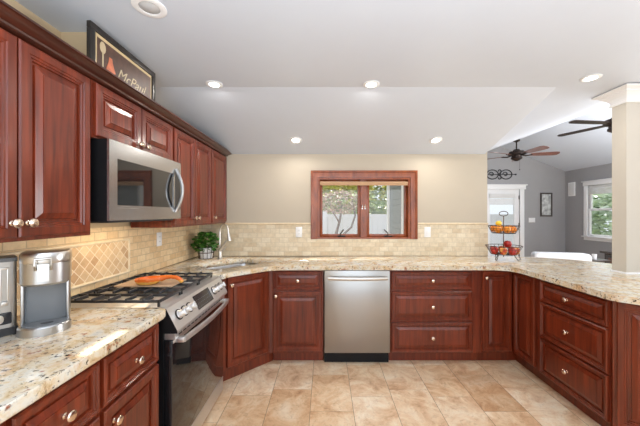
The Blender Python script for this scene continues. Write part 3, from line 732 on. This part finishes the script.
# ------------------------------------------------------------------ potted plant
p = thing('potted_plant', 'leafy green herb plant in a small glass and wire pot in the left corner', 'plant', (-1.262, 3.08, .914)); p.scale = (1.1, 1.1, 1.0)
b = MB(); b.lathe([(.001, .004), (.055, .004), (.066, .09), (.068, .115), (.064, .115), (.058, .09), (.05, .012), (.001, .012)], 20); b.build('pot', M['white'], p)
b = MB()
for z, r_ in ((.0, .066), (.06, .072), (.118, .078)): b.tube([(r_*math.cos(a), r_*math.sin(a), z+.004) for a in [2*PI*k/24 for k in range(24)]], .0028, 6, closed=True)
for k in range(12):
    a = 2*PI*k/12; b.tube([(.066*math.cos(a), .066*math.sin(a), .004), (.072*math.cos(a), .072*math.sin(a), .06), (.078*math.cos(a), .078*math.sin(a), .122)], .0024, 5)
b.build('wire_holder', M['wire'], p)
def leaf(b, c, size, rnd):
    q = Matrix.Translation(c)@Matrix.Rotation(rnd.uniform(0, 6.28), 4, 'Z')@Matrix.Rotation(rnd.uniform(-1.0, 1.0), 4, 'X')@Matrix.Rotation(rnd.uniform(-.7, .7), 4, 'Y')
    s = size*rnd.uniform(.7, 1.25)
    pts = [(-.5, 0, 0), (-.2, -.3, .06), (.25, -.26, .05), (.55, 0, -.08), (.25, .26, .05), (-.2, .3, .06)]
    vs = [b.bm.verts.new(q@(Vector(v)*s)) for v in pts]; cc = b.bm.verts.new(q@Vector((0, 0, -.03*s)))
    for i in range(6): b.bm.faces.new((vs[i], vs[(i+1) % 6], cc))
rnd = random.Random(3); b = MB()
for i in range(300):
    a = rnd.uniform(0, 6.28); u = rnd.uniform(-.95, 1); rr_ = math.sqrt(1-u*u*.8)*rnd.uniform(.45, 1.08)
    leaf(b, Vector((.118*rr_*math.cos(a)-.005, .10*rr_*math.sin(a)-.0, .168+.105*u)), .046, rnd)
b.build('leaves', M['leaf'], p, smooth=False)
b = MB()
for i in range(14):
    a = rnd.uniform(0, 6.28); b.tube([(.02*math.cos(a), .02*math.sin(a), .10), (.07*math.cos(a), .07*math.sin(a), .22)], .002, 5)
b.build('stems', M['leaf'], p)

# ------------------------------------------------------------------ outlets and switches
def plate(name, label, cat, Mx, kind='outlet', w=.036, h=.058):
    o = thing(name, label, cat, Mx.to_translation()); o.rotation_euler = Mx.to_euler()
    MB().box(-w, w, -h, h, 0, .006, bev=.002).build('cover_plate', M['white'], o)
    if kind == 'outlet':
        for s in (-1, 1):
            r_ = MB().box(-.017, .017, s*.020-.014, s*.020+.014, .006, .008, bev=.001).build('receptacle', M['white'], o)
            b = MB()
            for xx in (-.006, .006): b.box(xx-.0012, xx+.0012, s*.020-.004, s*.020+.005, .008, .0085)
            b.build('slots', M['dplas'], r_)
    else:
        n = 1 if kind == 'switch' else 3
        for k in range(n):
            x = (k-(n-1)/2)*.046
            MB().box(x-.008 if n > 1 else -.016, x+.008 if n > 1 else .016, -.026, .026, .006, .010, bev=.001).build('rocker', M['white'] if kind != 'switch' else M['white'], o)
    return o
onback = lambda x, z, y_=YB-.012: T(x, y_, z)@RX(PI/2)
plate('outlet', 'white duplex outlet on the back tile left of the window', 'outlet', onback(-.293, 1.182))
plate('light_switch', 'white switch plate on the back tile right of the window', 'switch', onback(1.15, 1.182), 'switch')
plate('outlet', 'white duplex outlet on the left tile wall beyond the range', 'outlet', T(XL+.0122, 2.475, 1.17)@RZ(PI/2)@RX(PI/2))
plate('light_switch', 'wide white switch plate on the grey wall beside the far door', 'switch', onback(5.42, 1.225, 7.6), 'triple', .085, .06)

# ------------------------------------------------------------------ framed sign on the cabinets
s = thing('framed_sign', 'long dark framed sign with script lettering standing on top of the wall cabinets', 'framed sign', (-1.15, 1.68, 2.052))
hw, hh = .27, .277
b = MB(); t_ = .032
b.box(-.011, .011, -hw, hw, 0, t_, bev=.003); b.box(-.011, .011, -hw, hw, hh-t_, hh, bev=.003); b.box(-.011, .011, -hw, -hw+t_, t_, hh-t_, bev=.003); b.box(-.011, .011, hw-t_, hw, t_, hh-t_, bev=.003)
b.build('frame', M['frameb'], s)
MB().box(-.008, .002, -hw+t_, hw-t_, t_, hh-t_).build('mat', M['matc'], s)
MB().box(.002, .004, -hw+t_+.018, hw-t_-.012, t_+.01, hh-t_-.018).build('print', M['signb'], s)
cu = bpy.data.curves.new('lettering', 'FONT'); cu.body = 'McPaul'; cu.size = .084; cu.shear = .45; cu.extrude = .0008; cu.align_x = 'LEFT'
to = bpy.data.objects.new('lettering', cu); COL.objects.link(to); bpy.context.view_layer.update()
me = bpy.data.meshes.new_from_object(to.evaluated_get(bpy.context.evaluated_depsgraph_get())); bpy.data.objects.remove(to)
me.materials.clear(); me.materials.append(M['letter']); to = bpy.data.objects.new('lettering', me); COL.objects.link(to); to.parent = s
to.rotation_euler = (PI/2, 0, PI/2); to.location = (.0052, -.085, .085)
b = MB(); b.prism([(-.165, .045), (-.115, .045), (-.095, .10), (-.115, .14), (-.12, .165), (-.14, .165), (-.145, .14), (-.16, .10)], 0, .001, T(.0045, 0, 0)@Matrix(((0, 0, 1, 0), (1, 0, 0, 0), (0, 1, 0, 0), (0, 0, 0, 1))))
b.build('orange_figure', M['orangeg'] if False else plain('sign_orange', lin(208, 116, 78), .5, var=.2, scale=30), s)
b = MB(); b.lathe([(.001, 0), (.02, 0), (.02, .001), (.001, .001)], 16, T(.0045, -.185, .19)@RY(PI/2)@Matrix.Diagonal((1.5, 1, 1, 1))); b.box(.0045, .0055, -.19, -.18, .08, .165)
b.build('pale_glass_figure', M['letter'], s)

# ------------------------------------------------------------------ recessed lights
def slope_frame(x, y_):
    if x > 1.8 or y_ < YF: return T(x, y_, CZ if x < 1.8 else 2.372)
    a = math.atan2(CZ-ZB, YB-YF)
    return T(x, y_, CZ-(y_-YF)*(CZ-ZB)/(YB-YF))@RX(-a)
def can(x, y_, label, lit=True, r_=.052):
    F = slope_frame(x, y_); o = thing('recessed_light', label, 'ceiling light', F.to_translation(), group=None); o.rotation_euler = F.to_euler()
    MB().lathe([(r_*.74, -.001), (r_*.74, -.006), (r_*.95, -.009), (r_*1.2, -.004), (r_*1.2, 0)], 28, cap=False).build('trim_ring', M['white'], o)
    if lit:
        MB().lathe([(.001, -.004), (r_*.74, -.004)], 24, cap=False).build('lens', M['lens'], o)
        l = area('bulb', (0, 0, -.012), (0, 0, 0), r_*1.5, 0, 3.2, (1, .95, .87), 'DISK'); l.parent = o
    else:
        MB().lathe([(.001, -.012), (r_*.4, -.012), (r_*.74, -.003)], 24, cap=False).build('gimbal_insert', plain('light_grey_insert', lin(186, 186, 186), .5), o)
    return o
can(-.84, 2.20, 'lit recessed ceiling light at left, above the range side')
can(.352, 2.20, 'lit recessed ceiling light over the middle of the floor')
can(-.30, 2.985, 'lit recessed ceiling light near back wall, left of the window')
can(1.14, 2.985, 'lit recessed ceiling light near back wall, right of the window')
can(1.925, 2.10, 'lit recessed ceiling light above the peninsula by the column')
can(-.835, 1.38, 'unlit round white ceiling fixture near the framed sign', False, .062)

# ------------------------------------------------------------------ column on the peninsula
c = thing('square_column', 'cream square column rising from the peninsula counter with white crown capital', 'column', (2.56, 2.36, .914))
x0, x1, y0, y1 = 2.37, 2.75, 2.28, 2.395; L = PB(c)
MB().box(x0, x1, y0, y1, .914, 2.30, L).build('shaft', M['colw'], c, smooth=False)
b = MB(); rings = []
for o_, z in ((.001, 2.262), (.012, 2.264), (.014, 2.276), (.006, 2.280), (.010, 2.295), (.022, 2.315), (.045, 2.335), (.052, 2.338), (.055, 2.348), (.080, 2.358), (.088, 2.362), (.090, 2.3715)):
    rings.append([(x0-o_, y0-o_, z), (x1+o_, y0-o_, z), (x1+o_, y1+o_, z), (x0-o_, y1+o_, z)])
b.loft(rings, M=L); b.build('capital', M['white'], c, smooth=False)
b = MB(); rings = [[(x0-o_, y0-o_, z), (x1+o_, y0-o_, z), (x1+o_, y1+o_, z), (x0-o_, y1+o_, z)] for o_, z in ((.010, .914), (.010, .918), (.001, .926))]
b.loft(rings, M=L); b.build('base_bead', M['white'], c)

# ------------------------------------------------------------------ fruit stand
fs = thing('fruit_stand', 'two-tier bronze wire fruit stand on the counter before the far door', 'fruit stand', (1.835, 2.98, .914))
b = MB(); b.tube([(0, 0, .03), (0, 0, .455)], .0045, 8); b.build('pole', M['wire'], fs)
b = MB(); b.tube([(.045*math.cos(a), 0, .475+.024*math.sin(a)) for a in [2*PI*k/20 for k in range(20)]], .004, 6, closed=True); b.build('handle_ring', M['wire'], fs)
def wire_bowl(name, z0, r0, r1, h):
    b = MB()
    for t_ in (0, .33, .66, 1):
        r_ = r0+(r1-r0)*t_; b.tube([(r_*math.cos(a), r_*math.sin(a), z0+h*t_) for a in [2*PI*k/32 for k in range(32)]], .0035 if t_ == 1 else .002, 5, closed=True)
    for k in range(24):
        a = 2*PI*k/24; b.tube([(.0, 0, z0), (r0*math.cos(a), r0*math.sin(a), z0), (r1*math.cos(a), r1*math.sin(a), z0+h)], .0018, 4)
    b.build(name, M['wire'], fs)
wire_bowl('lower_bowl', .06, .115, .165, .085); wire_bowl('upper_bowl', .275, .105, .140, .075)
for k in range(3):
    a = 2*PI*k/3+PI/2; ca, sa = math.cos(a), math.sin(a); b = MB()
    b.tube([(ca*.09, sa*.09, .06), (ca*.11, sa*.11, .02), (ca*.125, sa*.125, .0045), (ca*.142, sa*.142, .012), (ca*.143, sa*.143, .03), (ca*.13, sa*.13, .033)], .0035, 6); b.build('scroll_foot', M['wire'], fs)
def fruit(kind, mat, x, y_, z, r_, label, group):
    o = thing(kind, label, kind, (1.835+x, 2.98+y_, .914+z-r_), random.uniform(0, 6), group=group)
    b = MB()
    if kind == 'orange': b.ball((0, 0, r_), r_, (1, 1, .96))
    elif kind == 'lemon': b.ball((0, 0, r_), r_, (1.3, 1, 1))
    else:
        b.lathe([(.001, .12*r_), (.3*r_, .0), (.7*r_, .25*r_), (.98*r_, .9*r_), (.95*r_, 1.35*r_), (.65*r_, 1.8*r_), (.3*r_, 1.85*r_), (.001, 1.6*r_)], 16)
    b.build('fruit_flesh' if kind != 'orange' else 'peel', M[mat], o, ang=60)
    b = MB(); b.tube([(0, 0, 1.6*r_ if kind == 'apple' else 1.9*r_), (.003, 0, 2.02*r_)], .0016, 5); b.build('stem', M['stemm'], o)
GU, GL = 'citrus in the upper basket', 'apples in the lower basket'
U, Z = [], .315
for k, (x, y_, z, lab) in enumerate([(-.078, -.035, .315, 'orange at front left of the upper basket'), (-.012, -.078, .315, 'orange at front centre of the upper basket'), (.062, -.052, .315, 'orange at front right of the upper basket'),
        (.09, .025, .318, 'orange at right end of the upper basket'), (-.075, .045, .318, 'orange at back left of the upper basket'), (.02, .078, .316, 'orange at back of the upper basket, behind the pole')]):
    fruit('orange', 'orange', x, y_, z, .036, lab, GU)
fruit('lemon', 'lemon', -.05, .0, .376, .026, 'yellow lemon on top of the oranges in upper basket', None)
for (x, y_, z, mat, lab) in [(-.105, -.02, .10, 'apple', 'red apple at left of the lower basket'), (-.055, -.085, .10, 'apple2', 'blushed apple at front left of the lower basket'), (.025, -.1, .10, 'apple', 'red apple at front centre of the lower basket'),
        (.092, -.052, .10, 'apple2', 'blushed apple at front right of the lower basket'), (.108, .032, .10, 'apple', 'red apple at right of the lower basket'), (.04, .09, .10, 'apple2', 'blushed apple at back right of the lower basket'),
        (-.05, .085, .10, 'apple', 'red apple at back left of the lower basket'), (.028, -.022, .165, 'apple', 'red apple on top of the pile in the lower basket')]:
    fruit('apple', mat, x, y_, z, .038, lab, GL)

# ------------------------------------------------------------------ family room objects
def fan(name, x, y_, ztop, zhub, R_, a0, label, thin=False, nb=5):
    f = thing(name, label, 'ceiling fan', (x, y_, zhub))
    MB().lathe([(.001, 0), (.065, 0), (.06, -.03), (.02, -.05), (.001, -.05)], 20, T(0, 0, ztop-zhub)).build('canopy', M['fanm'], f)
    MB().tube([(0, 0, ztop-zhub-.04), (0, 0, .08)], .012, 10).build('downrod', M['fanm'], f)
    MB().lathe([(.001, .10), (.05, .10), (.07, .07), (.13, .055), (.145, .02), (.14, -.005), (.09, -.02), (.085, -.05), (.10, -.06), (.10, -.085), (.06, -.11), (.03, -.13), (.001, -.135)], 24).build('motor_housing', M['fanm'], f)
    for k in range(nb):
        A = RZ(a0+2*PI*k/nb)
        b = MB()
        if not thin:
            out = [(.24, -.045), (.40, -.068), (R_-.08, -.078), (R_-.02, -.06), (R_, 0), (R_-.02, .06), (R_-.08, .078), (.40, .068), (.24, .045)]
            b.prism(out, -.0, .008, A@T(0, 0, -.015)@RX(math.radians(-14)))
        else:
            out = [(.12, -.035), (.3, -.05), (R_-.03, -.05), (R_, -.02), (R_, .02), (R_-.03, .05), (.3, .05), (.12, .035)]
            b.prism(out, 0, .008, A@T(0, 0, -.0)@RX(math.radians(6)))
        bl_ = b.build('blade', M['blade'] if not thin else M['fanm'], f)
        if not thin:
            b = MB(); b.tube([(.10, 0, -.02), (.17, .03, -.03), (.27, .02, -.018)], .009, 6, M=A); b.tube([(.10, 0, -.02), (.17, -.03, -.03), (.27, -.02, -.018)], .009, 6, M=A); b.build('blade_iron', M['fanm'], bl_)
    b = MB(); b.tube([(.03, -.05, -.12), (.03, -.05, -.30)], .002, 5); b.ball((.03, -.05, -.31), .01, u=8, v=6); b.build('pull_chain', M['fanm'], f)
    return f
def vault(x): return E1[1]+(x-2.7)*(3.15-2.445)/(4.6-2.7)+.065 if x < 4.6 else 3.15-(x-4.6)*.382
fan('ceiling_fan', 3.83, 5.8, vault(3.83)+.005, 2.575, .74, math.radians(-14), 'brown wooden five-blade ceiling fan farther away in the family room')
fan('ceiling_fan', 3.93, 3.9, vault(3.93)+.005, 2.60, .70, math.radians(186), 'slim dark-bladed ceiling fan partly hidden by the cream column', True, 5)
# wall art
fr = thing('picture_frame', 'narrow dark picture frame with silvery print on grey wall', 'picture', (5.79, 7.598, 1.32)); hw, hh = .155, .62
b = MB(); b.box(-hw, hw, -.022, 0, 0, .035, bev=.003); b.box(-hw, hw, -.022, 0, hh-.035, hh, bev=.003); b.box(-hw, -hw+.035, -.022, 0, .035, hh-.035, bev=.003); b.box(hw-.035, hw, -.022, 0, .035, hh-.035, bev=.003)
b.build('frame', M['dwood'], fr); MB().box(-hw+.035, hw-.035, -.010, 0, .035, hh-.035).build('print', M['artp'], fr)
v = thing('wall_speaker', 'white rectangular speaker grille high on the grey side wall', 'speaker', (6.298, 7.39, 1.84))
MB().box(-.02, 0, -.10, .10, 0, .35, bev=.005).build('frame', M['white'], v); MB().box(-.024, -.02, -.075, .075, .03, .32).build('grille', M['gplas'] if False else M['blind'], v)
# wrought-iron scroll
w_ = thing('iron_scroll_decor', 'black wrought-iron scroll decoration on wall above the white door', 'wall decor', (4.62, 7.585, 2.42))
b = MB()
def spiral(cx, cz, r0, r1, a0, a1, n=22): return [(cx+(r0+(r1-r0)*k/n)*math.cos(a0+(a1-a0)*k/n), 0, cz+(r0+(r1-r0)*k/n)*math.sin(a0+(a1-a0)*k/n)) for k in range(n+1)]
for cx, s_ in ((-.24, 1), (.12, 1)):
    for sz in (1, -1):
        b.tube([(cx-.15+.15*(1-math.cos(t_))*1.0, 0, sz*.12*math.sin(t_)) for t_ in [PI*k/14 for k in range(15)]], .013, 6)
    b.tube(spiral(cx-.02, 0, .07, .02, PI, -PI), .011, 6)
for sz in (1, -1):
    b.tube(spiral(-.06, sz*.09, .06, .015, -sz*PI/2, sz*PI*1.1), .012, 6)
b.tube([(-.36, 0, 0), (.36, 0, 0)], .010, 6); b.ball((.37, 0, 0), .022, u=10, v=8); b.ball((-.06, 0, 0), .035, u=10, v=8)
b.build('scrollwork', M['iron'], w_)
# white armchair with its back to the kitchen
a = thing('armchair', 'white leather armchair seen from behind beyond the peninsula', 'armchair', (4.02, 4.95, 0), math.radians(-14)); a.scale = (.84, .84, .985)
b = MB()
bp = round_poly([(-.50, .12), (.50, .12), (.50, .735), (-.50, .735)], [.02, .02, .10, .07], 6)
b.loft([[(x*s_, y_, .12+(z-.12)*s2) for x, z in bp] for s_, s2, y_ in ((.97, .985, -.09), (1, 1, -.07), (1, 1, .08), (.97, .985, .11))]); b.build('backrest', M['leather'], a, ang=50)
for s_ in (-1, 1):
    MB().box(s_*.50-.09 if s_ > 0 else -.50, .50 if s_ > 0 else -.41, .10, .80, .12, .56, bev=.03).build('armrest', M['leather'], a)
MB().box(-.40, .40, .11, .80, .16, .44, bev=.03).build('seat', M['leather'], a)
for sx in (-.44, .44):
    for sy in (-.02, .72): MB().lathe([(.015, 0), (.022, .14)], 12, T(sx, sy, 0)).build('leg', M['dplas'], a)
st = thing('side_table', 'small dark side table right of the white armchair', 'side table', (4.82, 5.2, 0))
MB().box(-.16, .16, -.16, .16, .555, .58, bev=.004).build('tabletop', M['dwood'], st)
for sx in (-.13, .13):
    for sy in (-.13, .13): MB().box(sx-.015, sx+.015, sy-.015, sy+.015, 0, .555).build('leg', M['dwood'], st)
mg = MB().lathe([(.001, 0), (.033, 0), (.038, .09), (.034, .09), (.030, .006), (.001, .006)], 18).build('cup', M['white'], loc=(4.80, 5.17, .581)); tag(mg, 'small white cup on the dark side table', 'cup')
# dark cabinet by the far wall
k = thing('low_cabinet', 'dark wooden low cabinet with reddish doors against the grey side wall', 'cabinet', (6.06, 5.6, 0)); L = PB(k)
b = MB(); b.box(5.90, 6.27, 5.05, 6.12, .04, .56, L); b.build('body', M['dwood'], k, smooth=False)
b = MB(); b.box(5.85, 6.28, 5.0, 6.18, .56, .60, L, .004); b.build('top', M['dwood'], k)
for y0 in (5.10, 5.60):
    q = MB().box(5.885, 5.90, y0, y0+.47, .09, .53, L, .002).build('door', M['dwood'], k)
    MB().box(5.880, 5.885, y0+.05, y0+.42, .14, .48, L).build('door_panel', M['rwood'], q)

# ------------------------------------------------------------------ outdoors
struct('ground', MB().box(-14, 22, 7.8, 30, -.55, -.5), M['grass'])
struct('ground', MB().box(2.2, 6.4, 7.8, 13, -.5, -.1), M['white'])
struct('ground', MB().box(-14, 1.7, 3.45, 7.8, -.55, -.5), M['grass'])
struct('ground', MB().box(6.5, 22, -8, 7.8, -.55, -.5), M['grass'])
b = MB()
for i in range(22): b.box(1.70, 1.76, 3.42, 7.75, -.5+i*.14, -.5+i*.14+.135, T(0, 0, 0))
struct('wall_exterior_siding', b, M['shingle'], smooth=False)
b = MB(); b.box(1.66, 1.78, 7.62, 7.80, -.5, 2.6); b.box(1.67, 1.76, 5.9, 6.35, -.5, 2.6); struct('trim_exterior', b, M['white'])
fn = thing('fence', 'white vinyl privacy fence outside the kitchen window', 'fence', (0, 9, -.5))
for i in range(7):
    x = -6+i*2.0
    MB().box(x-.07, x+.07, -.07, .07, 0, 1.98, bev=.01).build('post', M['fence'], fn)
    b = MB(); b.box(x+.07, x+1.93, -.03, .03, .05, .15)
    b.box(x+.07, x+1.93, -.03, .03, 1.78, 1.88)
    for j in range(12): b.box(x+.075+j*.155, x+.075+j*.155+.150, -.012, .012, .15, 1.78)
    b.build('panel', M['fence'], fn, smooth=False)
def cloud(b, c, rad, n, size, seed):
    rnd = random.Random(seed)
    for i in range(n):
        u = rnd.uniform(-1, 1); a = rnd.uniform(0, 6.28); r_ = rnd.uniform(.45, 1)**.5; q = math.sqrt(1-u*u)*r_
        leaf(b, Vector((c[0]+rad[0]*q*math.cos(a), c[1]+rad[1]*q*math.sin(a), c[2]+rad[2]*u*r_)), size, rnd)
tr = thing('blossom_tree', 'small pale-blossomed tree with forked trunk outside the window', 'tree', (.42, 6.6, -.5))
b = MB(); b.tube([(-.16, 0, 0), (-.19, 0, .7), (-.17, 0, 1.42), (-.08, 0, 1.75), (-.03, 0, 2.1)], [.045, .04, .034, .026, .014], 8)
b.tube([(-.18, 0, 1.15), (.0, 0, 1.42), (.18, .02, 1.58), (.27, .02, 1.85), (.2, 0, 2.2)], [.028, .024, .022, .018, .010], 8); b.tube([(-.10, 0, 1.7), (-.25, 0, 1.95), (-.34, .05, 2.2)], [.02, .014, .008], 8); b.build('trunk', M['bark'], tr)
b = MB(); cloud(b, (-.08, 0, 2.15), (.52, .45, .30), 900, .045, 5); b.build('blossoms', M['bloss'], tr, smooth=False)
hg = thing('hedge', 'long loose olive-green hedge just behind the white fence', 'hedge', (.2, 10.15, -.5))
b = MB(); rnd = random.Random(77)
for i in range(5200): leaf(b, Vector((rnd.uniform(-6, 5), rnd.uniform(-.35, .35), rnd.uniform(.1, 2.45+.25*math.sin(i)))), .2, rnd)
b.build('foliage', M['leafg'], hg, smooth=False)
for i, (x, y_, z, rx, rz, mt, lab) in enumerate([(-2.9, 14.5, 2.2, 1.8, 2.2, 'leafg', 'mid green tree beyond the fence at far left of window view'), (.6, 12.3, 2.2, 1.5, 2.0, 'leafy', 'yellow-green tree beyond the fence seen in the left pane'), (2.2, 16.0, 2.8, 2.0, 2.6, 'leafg', 'mid green tree set back beyond the fence between its neighbours'),
        (3.95, 12.3, 2.3, 1.6, 2.1, 'leafy', 'yellow-green tree beyond the fence seen in the right pane'), (12.2, 11.5, 1.4, 1.9, 1.6, 'leafp', 'green tree outside the family room window')]):
    t = thing('tree', lab, 'tree', (x, y_, -.5), group='trees beyond the fence')
    MB().tube([(0, 0, 0), (.05, 0, z)], [.14, .08], 8).build('trunk', M['bark'], t)
    b = MB(); cloud(b, (0, 0, z+.3), (rx, 1.3, rz), 2600, .26, 20+i); b.build('foliage', M[mt], t, smooth=False)
